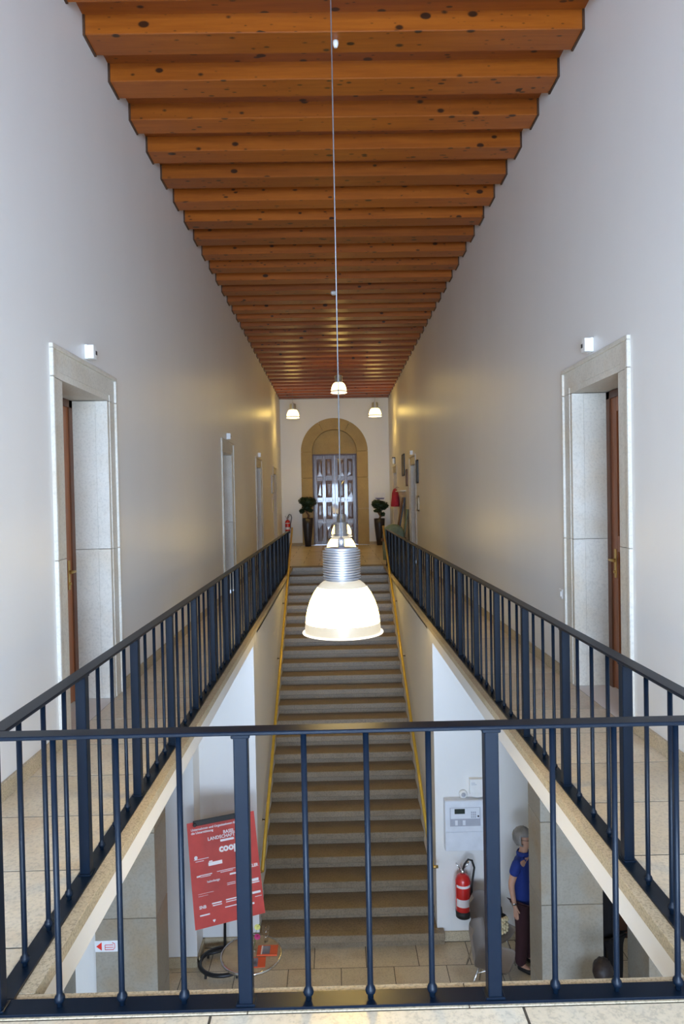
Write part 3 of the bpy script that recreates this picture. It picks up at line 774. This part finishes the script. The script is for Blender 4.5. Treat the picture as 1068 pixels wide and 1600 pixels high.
MB().lathe([(.0, 0), (.012, 0), (.012, .006), (0, .006)], 10, (.17, -.122, .46), M=Matrix.Rotation(PI / 2, 4, 'X')).build('key_lock', 'black', fk)
sd = thing('alarm_sounder', 'pale rounded alarm sounder box above the fire alarm panel', 'alarm', (1.81, YW, -2.30))
pl = [(-.1, .02), (-.06, -.01), (0, -.02), (.06, -.01), (.1, .02), (.1, .22), (-.1, .22)]
MB().prism(pl, Matrix(((1, 0, 0, 0), (0, 0, 1, -.07), (0, 1, 0, 0), (0, 0, 0, 1))), .07).build('case', 'white_plastic', sd)
B(-.08, -.01, -.073, -.069, .15, .155).build('slot', 'grey_plastic', sd); B(-.08, -.03, -.073, -.069, .17, .175).build('slot', 'grey_plastic', sd)
bc = thing('alarm_beacon', 'small round white alarm beacon between sounder and alarm panel', 'alarm', (1.63, YW, -2.29))
MB().lathe([(.0, .0), (.055, .0), (.055, .03), (.045, .045), (0, .05)], 20, M=Matrix.Rotation(PI / 2, 4, 'X')).build('case', 'white_plastic', bc)
MB().lathe([(.0, .045), (.03, .045), (.026, .056), (0, .06)], 16, M=Matrix.Rotation(PI / 2, 4, 'X')).build('lens', 'grey_plastic', bc)

# ------------------------------------------------------------------ fire extinguishers
def extinguisher(label, x, y, z, r, h, rz):
    t = thing('fire_extinguisher', label, 'extinguisher', (x, y, z), rz)
    cyl = MB().lathe([(r * .9, .04), (r, .06), (r, h - r * .8), (r * .8, h - r * .3), (r * .35, h), (.0, h)], 24).build('cylinder', 'ext_red', t)
    MB().lathe([(.0, 0), (r * .98, 0), (r * 1.02, .09), (r * .9, .09)], 24).build('base_cap', 'rubber', t)
    for z0, z1 in ((h * .28, h * .46), (h * .72, h * .78)):
        n = 12; m = MB()
        for i in range(n):
            a0, a1 = [-PI * .85 + PI * .7 * k / n for k in (i, i + 1)]; R = r * 1.006
            m.bm.faces.new([m.bm.verts.new((R * math.cos(a), R * math.sin(a), zz)) for a, zz in ((a0, z0), (a1, z0), (a1, z1), (a0, z1))])
        m.build('label', 'poster_white', cyl)
    MB().lathe([(.02, h - .01), (.028, h), (.028, h + .05), (.012, h + .06)], 12).build('valve', 'chrome', t)
    MB().tube([(-.02, -.01, h + .03), (-.05, -.02, h + .09), (-.09, -.02, h + .15)], .009, 8).build('lever', 'chrome', t); MB().tube([(-.01, 0, h + .05), (.05, -.01, h + .10), (.08, -.01, h + .16)], .009, 8).build('lever', 'chrome', t)
    pts = [(0, 0, h + .03), (.02, -.03, h + .13), (.07, -.04, h + .20), (.12, -.03, h + .18), (.15, -.02, h + .08), (r * 1.15, -.02, h * .7), (r * 1.05, -.04, h * .35)]
    MB().tube(pts, .014, 8).build('hose', 'rubber', t)
    B(-.03, .03, r * .6, r + .035, h * .5, h * .6).build('wall_bracket', 'black_metal', t)
    return t
extinguisher('large red fire extinguisher with black hose on the wall beside the stair foot', 1.585, YW - .135, -3.84, .098, .56, 0)
extinguisher('small red fire extinguisher hung on the far wall near the golden handrail end', -1.66, YF - .125, .46, .09, .48, 0)

# ------------------------------------------------------------------ shell chairs
def shell_chair(label, x, y, rz, group=None):
    t = thing('shell_chair', label, 'chair', (x, y, ZL), rz, group)   # faces local -Y
    m = MB(); NU, NV = 12, 18; G = []
    prof = [(-.245, .425), (-.22, .448), (-.12, .445), (0, .435), (.10, .435), (.165, .455), (.195, .50), (.21, .58), (.225, .68), (.24, .78), (.25, .83)]
    for j in range(NV + 1):
        f = j / NV * (len(prof) - 1); i0 = min(int(f), len(prof) - 2); q = f - i0
        yy = prof[i0][0] * (1 - q) + prof[i0 + 1][0] * q; zz = prof[i0][1] * (1 - q) + prof[i0 + 1][1] * q
        v = j / NV
        w = .235 * (1 - .9 * max(0, (v - .86) / .14) ** 2.6 * .55) * (1 - .35 * max(0, (.10 - v) / .10) ** 2)
        if v > .5: w *= 1 - .10 * math.sin((v - .5) / .5 * PI) * .5
        row = []
        for i in range(NU + 1):
            u = -1 + 2 * i / NU; lift = .055 * abs(u) ** 3
            side = min(1, max(0, (v - .35) / .35))
            row.append(m.bm.verts.new((w * u, yy - side * lift * 1.6, zz + (1 - side) * lift * .6)))
        G.append(row)
    for j in range(NV):
        for i in range(NU): m.bm.faces.new((G[j][i], G[j][i + 1], G[j + 1][i + 1], G[j + 1][i])).smooth = True
    bmesh.ops.solidify(m.bm, geom=m.bm.faces[:], thickness=.012)
    m.build('shell', 'taupe_shell', t, smooth=True)
    for sx in (-1, 1):
        for sy in (-1, 1): MB().tube([(sx * .11, sy * .10, .425), (sx * .16, sy * .16, .25), (sx * .22, sy * .21, .0)], .011, 8).build('leg', 'chrome', t)
    MB().tube([(-.13, -.12, .33), (.13, .12, .33)], .007, 6).build('cross_brace', 'chrome', t); MB().tube([(-.13, .12, .33), (.13, -.12, .33)], .007, 6).build('cross_brace', 'chrome', t)
    B(-.12, .12, -.11, .11, .415, .428).build('seat_mount', 'black_metal', t)
    return t
shell_chair('taupe shell chair with empty seat nearer the round table', 1.74, 7.95, math.radians(62))
shell_chair('taupe shell chair with a black bag on its seat beside the person in blue', 1.86, 8.50, math.radians(40))
# bag on the rear chair
bagt = thing('handbag', 'black handbag with a cream shaggy front lying on the rear chair', 'bag', (1.935, 8.43, ZL + .447), math.radians(40)); bagt.scale = (.88, .88, .88)
m = MB(); m.box(-.15, .15, -.07, .07, 0, .24, bev=.03); m.build('body', 'cloth_black', bagt)
m = MB()
for i in range(5):
    for j in range(5):
        cx_, cz_ = -.10 + i * .05 + random.uniform(-.012, .012), .04 + j * .045 + random.uniform(-.01, .01)
        m.lathe([(0, -.028), (.024, -.014), (.028, 0), (.02, .018), (0, .028)], 8, (cx_, -.075, cz_), M=Matrix.Rotation(random.random() * 3, 4, 'X'))
m.build('shaggy_front', 'fur_cream', bagt)
MB().tube([(-.10, 0, .23), (-.08, 0, .34), (0, 0, .39), (.08, 0, .34), (.10, 0, .23)], .010, 8).build('strap', 'black', bagt)

# ------------------------------------------------------------------ people
def skin_mesh(name, verts, edges, radii, mat, levels=1, root=0):
    me = bpy.data.meshes.new(name); me.from_pydata([Vector(v) for v in verts], edges, [])
    o = bpy.data.objects.new(name, me); C.objects.link(o)
    md = o.modifiers.new('s', 'SKIN'); md.use_smooth_shade = True; md.branch_smoothing = 0.6
    if not me.skin_vertices: me.skin_vertices.new()
    for i, r in enumerate(radii):
        sv = me.skin_vertices[0].data[i]; sv.radius = r if isinstance(r, tuple) else (r, r); sv.use_root = (i == root)
    sb = o.modifiers.new('u', 'SUBSURF'); sb.levels = levels; sb.render_levels = levels
    dg = bpy.context.evaluated_depsgraph_get(); dg.update()
    out = bpy.data.meshes.new_from_object(o.evaluated_get(dg)); bpy.data.objects.remove(o)
    out.materials.clear(); out.materials.append(MATS[mat])
    for p in out.polygons: p.use_smooth = True
    return out
def person(label, x, y, rz, s, shirt, trousers, hair, glasses=False, arms=None, bob=True, shoe='black'):
    t = thing('person', label, 'person', (x, y, ZL), rz)      # faces local -Y, left arm at +X
    t.scale = (s, s, s)
    V, E_, R = [], [], []
    def add(p, r, par=None):
        V.append(p); R.append(r); i = len(V) - 1
        if par is not None: E_.append((par, i))
        return i
    pel = add((0, 0, .95), (.135, .10)); sp = add((0, .01, 1.10), (.125, .09), pel); ch = add((0, .0, 1.28), (.145, .10), sp); nb = add((0, .01, 1.42), (.085, .07), ch)
    nk = add((0, .0, 1.49), (.048, .05), nb); jaw = add((0, -.025, 1.555), (.058, .066), nk); hd = add((0, -.015, 1.63), (.072, .088), jaw); tp = add((0, .0, 1.70), (.055, .065), hd)
    arms = arms or {}
    HJ = {}
    for sx in (-1, 1):
        el, wr = arms.get(sx, ((sx * .235, .035, 1.12), (sx * .235, -.03, .88)))
        sh_ = add((sx * .165, .01, 1.385), .058, nb if False else ch); e = add(el, .041, sh_); w = add(wr, .027, e)
        d = (Vector(wr) - Vector(el)).normalized(); fwd = Vector((0, -1, 0)) if abs(d.y) < .8 else Vector((0, 0, 1))
        pal = Vector(wr) + d * .055; p = add(tuple(pal), (.022, .036), w)
        HJ[sx] = pal
        lat = d.cross(fwd).normalized(); side = fwd - d * fwd.dot(d); side.normalize()
        for k, ln in zip((-1.5, -.5, .5, 1.5), (.075, .085, .08, .062)):
            b0 = pal + side * k * -.017 + d * .03; q = add(tuple(b0), .0095, p); q2 = add(tuple(b0 + d * ln * .5 - lat * sx * .004), .009, q); add(tuple(b0 + d * ln * .95 - lat * sx * .016), .0075, q2)
        th = add(tuple(pal + side * .034 - d * .01), .011, p); add(tuple(pal + side * .052 + d * .03), .009, th)
        hp = add((sx * .085, 0, .88), .095, pel); kn = add((sx * .095, -.015, .50), .062, hp); an = add((sx * .10, .02, .09), .042, kn); add((sx * .115, -.13, .035), (.040, .030), an)
    link('body', skin_mesh('body', V, E_, R, 'skin', 2), t)
    # shirt with short sleeves
    V2 = [(0, .0, .77), (0, .01, 1.10), (0, 0, 1.28), (0, .012, 1.43)]; R2 = [(.172, .130), (.156, .118), (.172, .124), (.092, .082)]; E2 = [(0, 1), (1, 2), (2, 3)]
    for sx in (-1, 1):
        el = Vector(arms.get(sx, ((sx * .235, .035, 1.12), None))[0]); s0 = Vector((sx * .17, .01, 1.385)); k = len(V2)
        V2 += [tuple(s0), tuple(s0.lerp(el, .62))]; R2 += [.074, .064]; E2 += [(2, k), (k, k + 1)]
    link('shirt', skin_mesh('shirt', V2, E2, R2, shirt, 2), t)
    MB().lathe([(.080, 1.42), (.082, 1.445), (.068, 1.475), (.062, 1.470), (.074, 1.43)], 20, (0, .008, 0), close=False).build('collar', shirt, t)
    V3 = [(0, 0, .93)]; R3 = [(.155, .118)]; E3 = []
    for sx in (-1, 1):
        k = len(V3); V3 += [(sx * .085, 0, .84), (sx * .095, -.015, .50), (sx * .10, .018, .045)]; R3 += [.108, .085, .076]; E3 += [(0, k), (k, k + 1), (k + 1, k + 2)]
    link('trousers', skin_mesh('trousers', V3, E3, R3, trousers, 2), t)
    for sx in (-1, 1):
        link('shoe', skin_mesh('shoe', [(sx * .10, .05, .045), (sx * .108, -.04, .045), (sx * .115, -.15, .038)], [(0, 1), (1, 2)], [(.042, .042), (.046, .04), (.044, .033)], shoe, 2), t)
    # hair: a cap that leaves the face free
    bm = bmesh.new(); bmesh.ops.create_uvsphere(bm, u_segments=28, v_segments=18, radius=1.0)
    kill = []
    for v in bm.verts:
        p = v.co; n_ = 1 + .03 * math.sin(p.x * 17 + p.z * 9) + .02 * math.sin(p.y * 23)
        q = Vector((p.x * .110 * n_, p.y * .128 * n_ + .008, p.z * .130 * n_ + 1.645))
        v.co = q
        if q.y < -.045 and q.z < 1.685: kill.append(v)
        elif q.z < (1.55 if bob else 1.60): kill.append(v)
    bmesh.ops.delete(bm, geom=kill, context='VERTS'); bmesh.ops.solidify(bm, geom=bm.faces[:], thickness=.012)
    me = bpy.data.meshes.new('hair'); bm.to_mesh(me); bm.free(); me.materials.append(MATS[hair])
    for p in me.polygons: p.use_smooth = True
    link('hair', me, t)
    MB().lathe([(.0, -.014), (.010, -.010), (.013, 0), (.008, .014), (0, .034)], 10, (0, -.104, 1.610)).build('nose', 'skin', t, smooth=True)
    for sx in (-1, 1):
        MB().lathe([(0, -.010), (.008, -.006), (.010, 0), (.008, .006), (0, .010)], 10, (sx * .031, -.092, 1.640)).build('eye', 'black', t, smooth=True)
        MB().lathe([(0, -.03), (.010, -.02), (.012, .01), (.008, .028), (0, .03)], 10, (sx * .078, .005, 1.62)).build('ear', 'skin', t, smooth=True)
    MB().tube([(-.024, -.091, 1.572), (-.01, -.099, 1.567), (.01, -.099, 1.567), (.024, -.091, 1.572)], .005, 6).build('mouth', 'cloth_maroon', t)
    if glasses:
        m = MB()
        for sx in (-1, 1):
            m.tube([(sx * .032 + .023 * math.cos(a), -.106, 1.640 + .018 * math.sin(a)) for a in [2 * PI * k / 14 for k in range(14)]], .0025, 6, closed=True)
            m.tube([(sx * .055, -.104, 1.645), (sx * .082, -.05, 1.645), (sx * .088, .01, 1.640)], .0025, 6)
        m.tube([(-.010, -.108, 1.643), (.010, -.108, 1.643)], .0025, 6); m.build('glasses', 'black', t)
    return t, HJ
p1, _ = person('person with grey bobbed hair and glasses in a blue polo shirt beside the pillar', 2.275, 8.46, math.radians(50), .99, 'polo_blue', 'trouser_wine', 'hair_grey', True,
               arms={-1: ((-.235, .06, 1.12), (-.225, .02, .87)), 1: ((.22, -.02, 1.12), (.16, -.20, 1.0))})
m = MB(); m.lathe([(.034, -.012), (.037, 0), (.034, .012)], 16, (-.2275, .028, .90), close=False); m.build('bracelet', 'chrome', p1)
person('person dressed all in black standing between two stone pillars', 3.03, 7.75, math.radians(120), 1.03, 'cloth_black', 'cloth_black', 'hair_dark', False,
       arms={-1: ((-.26, -.05, 1.16), (-.12, -.25, 1.06)), 1: ((.25, -.04, 1.14), (.10, -.26, 1.05))})
person('short person with dark hair beside the pillar and the person in black', 2.45, 6.38, math.radians(150), .845, 'cloth_maroon', 'cloth_black', 'hair_dark')

# ------------------------------------------------------------------ things along the upper walls
def detector(x, y, z, sgn, label):
    t = thing('motion_sensor', label, 'sensor', (x, y, z))
    Mx = Matrix(((0, 0, 1, 0), (1, 0, 0, 0), (0, 1, 0, 0), (0, 0, 0, 1)))
    B(0, sgn * .022, -.045, .045, 0, .11, bev=.003).build('back_box', 'white_plastic', t)
    poly = [(-.04, .004), (.03, .004), (.042, .035), (.042, .075), (.015, .106), (-.04, .106)]
    MB().prism(poly, Matrix(((0, 0, sgn, sgn * .022), (1, 0, 0, 0), (0, 1, 0, 0), (0, 0, 0, 1))), .045).build('cover', 'white_plastic', t)
    B(sgn * .060, sgn * .0695, .004, .034, .040, .070).build('lens', 'black', t)
detector(XL, 5.29, 2.725, 1, 'white motion sensor above the nearest doorway on the wall with four doorways')
detector(XR, 5.335, 2.725, -1, 'white motion sensor above the nearest doorway on the wall with three doorways')
detector(XL, 12.2, 2.725, 1, 'white motion sensor above the second doorway on the wall with four doorways')
detector(XL, 17.24, 2.725, 1, 'white motion sensor above the third doorway on the wall with four doorways')
detector(XR, 17.45, 2.725, -1, 'white motion sensor above the doorway between the dark pictures')
def smoke(x, y, label, r=.055):
    t = thing('smoke_detector', label, 'detector', (x, y, ZC - .05))
    MB().lathe([(.0, 0), (r * .6, 0), (r * .95, .018), (r, .03), (r, .05), (0, .05)], 20).build('case', 'white_plastic', t); MB().lathe([(0, -.006), (r * .3, -.004), (r * .3, .002)], 12).build('indicator', 'grey_plastic', t)
smoke(.073, 12.06, 'round white smoke detector fixed under a ceiling beam'); smoke(.087, 5.50, 'tiny white spot detector under the nearest ceiling beam', .022)
# light switch
ls = thing('light_switch', 'small white light switch low on the wall beside the doorway', 'switch', (XR, 6.115, .70))
B(0, -.012, -.04, .04, 0, .085, bev=.003).build('plate', 'white_plastic', ls); B(-.012, -.017, -.02, .02, .02, .065).build('rocker', 'white_plastic', ls)
# pictures on the right wall
def picture(label, y, z, w, h, mat, fm='black'):
    t = thing('framed_picture', label, 'picture', (XR, y, z))
    for a, b, c, e in ((-w / 2, w / 2, 0, .03), (-w / 2, w / 2, h - .03, h), (-w / 2, -w / 2 + .03, 0, h), (w / 2 - .03, w / 2, 0, h)): B(0, -.03, a, b, c, e).build('frame', fm, t)
    B(0, -.015, -w / 2 + .02, w / 2 - .02, .02, h - .02).build('image', mat, t)
picture('dark framed picture hung highest between the two far doorways', 19.65, 2.27, .62, .62, 'pic_olive'); picture('dark framed picture on the near side of the doorway', 16.45, 1.98, .34, .56, 'pic_dark')
picture('small olive framed panel beside the doorway below the highest picture', 18.80, 1.96, .30, .46, 'pic_olive', 'board_brown'); picture('pale olive panel below the near dark picture', 16.42, 1.32, .34, .36, 'pic_olive', 'rattan')
# lantern above last right door
ln = thing('wall_lantern', 'small dark wall lantern above the last doorway', 'lantern', (XR, 22.35, 2.74)); B(0, -.10, -.07, .07, .20, .23, bev=.005).build('cap', 'black', ln)
B(-.02, -.09, -.05, .05, .02, .20, bev=.006).build('diffuser', 'white_plastic', ln); B(0, -.015, -.07, .07, 0, .23).build('backplate', 'black', ln)
# coat rack and red coat
ra = thing('coat_rack', 'white coat rack shelf fixed to the wall above the leaning boards', 'rack', (XR, 19.9, 1.80)); B(0, -.16, -.75, .75, .03, .055, bev=.004).build('shelf', 'white_plastic', ra)
for k in range(5): MB().tube([(-.01, -.6 + .3 * k, .02), (-.07, -.6 + .3 * k, .0), (-.09, -.6 + .3 * k, .03)], .008, 6).build('hook', 'chrome', ra)
co = thing('red_coat', 'red coat hanging from a wall hook near the last doorway', 'coat', (XR - .13, 21.15, 1.38))
m = MB(); m.lathe([(.02, .56), (.07, .52), (.12, .42), (.14, .25), (.16, .06), (.155, 0), (0, .01)], 20, rmod=lambda k, z: 1 + .16 * math.sin(k * 2.3 + z * 6)); m.bm.transform(Matrix.Diagonal((.75, 1.6, 1, 1))); m.build('cloth', 'coat_red', co, smooth=True)
m = MB().tube([(.02, -.19, .46), (.0, -.25, .25), (.01, -.24, .05)], [.05, .05, .04], 10).build('sleeve', 'coat_red', co); MB().tube([(0, 0, .55), (.06, 0, .60), (.125, 0, .58)], .006, 6).build('loop', 'black', co)
# leaning boards
lb = thing('leaning_board', 'tall brown board leaning against the wall under the coat rack', 'board', (XR - .33, 19.6, 0))
m = MB(); m.box(-.015, .015, -.28, .28, 0, 1.66, bev=.003); m.bm.transform(Matrix.Rotation(math.radians(10.5), 4, 'Y')); m.build('panel', 'board_brown', lb)
m = MB(); m.box(-.02, .02, -.30, -.28, 0, 1.68); m.box(-.02, .02, .28, .30, 0, 1.68); m.bm.transform(Matrix.Rotation(math.radians(10.5), 4, 'Y')); m.build('edge_strip', 'black', lb)
lb2 = thing('grey_panel', 'narrow grey green panel leaning behind the tall brown board', 'panel', (XR - .22, 18.75, 0))
m = MB(); m.box(-.012, .012, -.2, .2, 0, 1.35, bev=.003); m.bm.transform(Matrix.Rotation(math.radians(8.5), 4, 'Y')); m.build('panel', 'sack_green', lb2); B(-.02, .03, -.12, .12, .55, .58).build('clip', 'chrome', lb2)
sk = thing('covered_bundle', 'rounded green and brown covered bundle behind the railing end', 'bundle', (1.58, 18.3, 0))
MB().lathe([(.28, 0), (.30, .3), (.30, .68), (.25, .85), (.12, .93), (0, .95)], 24, rmod=lambda k, z: 1 + .04 * math.sin(k * 1.7 + z * 5)).build('cover', 'sack_green', sk, smooth=True); MB().lathe([(.335, .5), (.34, .54), (.335, .58)], 24, close=False).build('band', 'board_brown', sk)
# notice on far wall and poster on left wall
nt_ = thing('paper_notice', 'white paper notice with blue writing above the potted tree', 'notice', (1.66, YF, 1.54)); B(-.2, .2, -.004, 0, 0, .31).build('sheet', 'paper', nt_)
for k, (a, b) in enumerate(((-.16, .17), (-.12, .15))): B(a, b, -.006, -.003, .10 - k * .03 + .0, .125 - k * .03).build('print_line', 'ink', nt_)
wl = thing('wall_leaflet', 'pale blue framed leaflet on the wall beside the last doorway', 'leaflet', (XL, 20.9, 1.85)); B(0, .03, -.25, .25, 0, .55, bev=.004).build('frame', 'grey_plastic', wl); B(.03, .034, -.21, .21, .04, .51).build('sheet', 'paper', wl)
w2 = thing('wall_leaflet', 'narrow yellowish leaflet below the pale blue framed leaflet', 'leaflet', (XL, 21.0, 1.28)); B(0, .012, -.12, .12, 0, .42, bev=.002).build('board', 'poster_white', w2); B(.012, .014, -.10, .10, .03, .39).build('sheet', 'flower_yellow', w2)
# potted trees
def potted(label, x, y, hpot, r, clumps, rz):
    t = thing('potted_tree', label, 'plant', (x, y, 0), rz)
    MB().lathe([(0, 0), (r * .55, 0), (r * .72, hpot * .3), (r * .95, hpot * .75), (r, hpot), (r * .92, hpot), (r * .88, hpot - .04), (0, hpot - .04)], 28).build('pot', 'pot', t)
    MB().lathe([(0, hpot - .01), (r * .6, hpot - .02), (r * .88, hpot - .035)], 20).build('soil', 'soil', t)
    tr_ = [(0, 0, hpot - .04), (.05, 0, hpot + .08), (-.03, .02, hpot + .2), (.03, 0, hpot + .34), (0, 0, hpot + .5)]
    MB().tube(tr_, [.045, .036, .03, .024, .015], 8).build('trunk', 'bark', t)
    for (cx_, cz_, rx, rzz) in clumps:
        m = MB(); cnt = int(420 * rx * rzz / .02)
        m.lathe([(0, -rzz * .7), (rx * .6, -rzz * .5), (rx * .78, 0), (rx * .55, rzz * .55), (0, rzz * .75)], 10, (cx_, 0, hpot + cz_))
        for k in range(min(cnt, 900)):
            a, b = random.uniform(0, 2 * PI), math.acos(random.uniform(-1, 1)); q = random.uniform(.75, 1.08)
            p = Vector((cx_ + rx * q * math.sin(b) * math.cos(a), rx * q * math.sin(b) * math.sin(a), hpot + cz_ + rzz * q * math.cos(b)))
            d1 = Vector((random.uniform(-1, 1), random.uniform(-1, 1), random.uniform(-.6, .8))).normalized(); d2 = d1.cross(Vector((random.uniform(-1, 1), random.uniform(-1, 1), 1))).normalized()
            l_, w_ = .045, .018
            m.bm.faces.new([m.bm.verts.new(p + v) for v in (-d1 * l_ * .5, d2 * w_, d1 * l_ * .5, -d2 * w_)])
        f = m.build('foliage', 'leaf', t); f['kind'] = 'stuff'
        MB().tube([(0, 0, hpot + .28), (cx_ * .6, 0, hpot + cz_ * .8), (cx_, 0, hpot + cz_)], .012, 6).build('branch', 'bark', t)
potted('clipped tree in a tall black pot beside the arched door near the small extinguisher', -.93, 24.25, 1.00, .19, [(.04, .56, .27, .18), (-.12, .60, .18, .13), (-.02, .36, .17, .11), (-.19, .25, .10, .09), (.10, .26, .11, .06)], 0)
potted('clipped tree in a tall black pot under the paper notice', 1.60, 24.2, .94, .19, [(.05, .46, .28, .15), (-.08, .52, .20, .14), (.16, .42, .14, .12), (-.06, .27, .14, .07), (.12, .14, .10, .08)], .4)
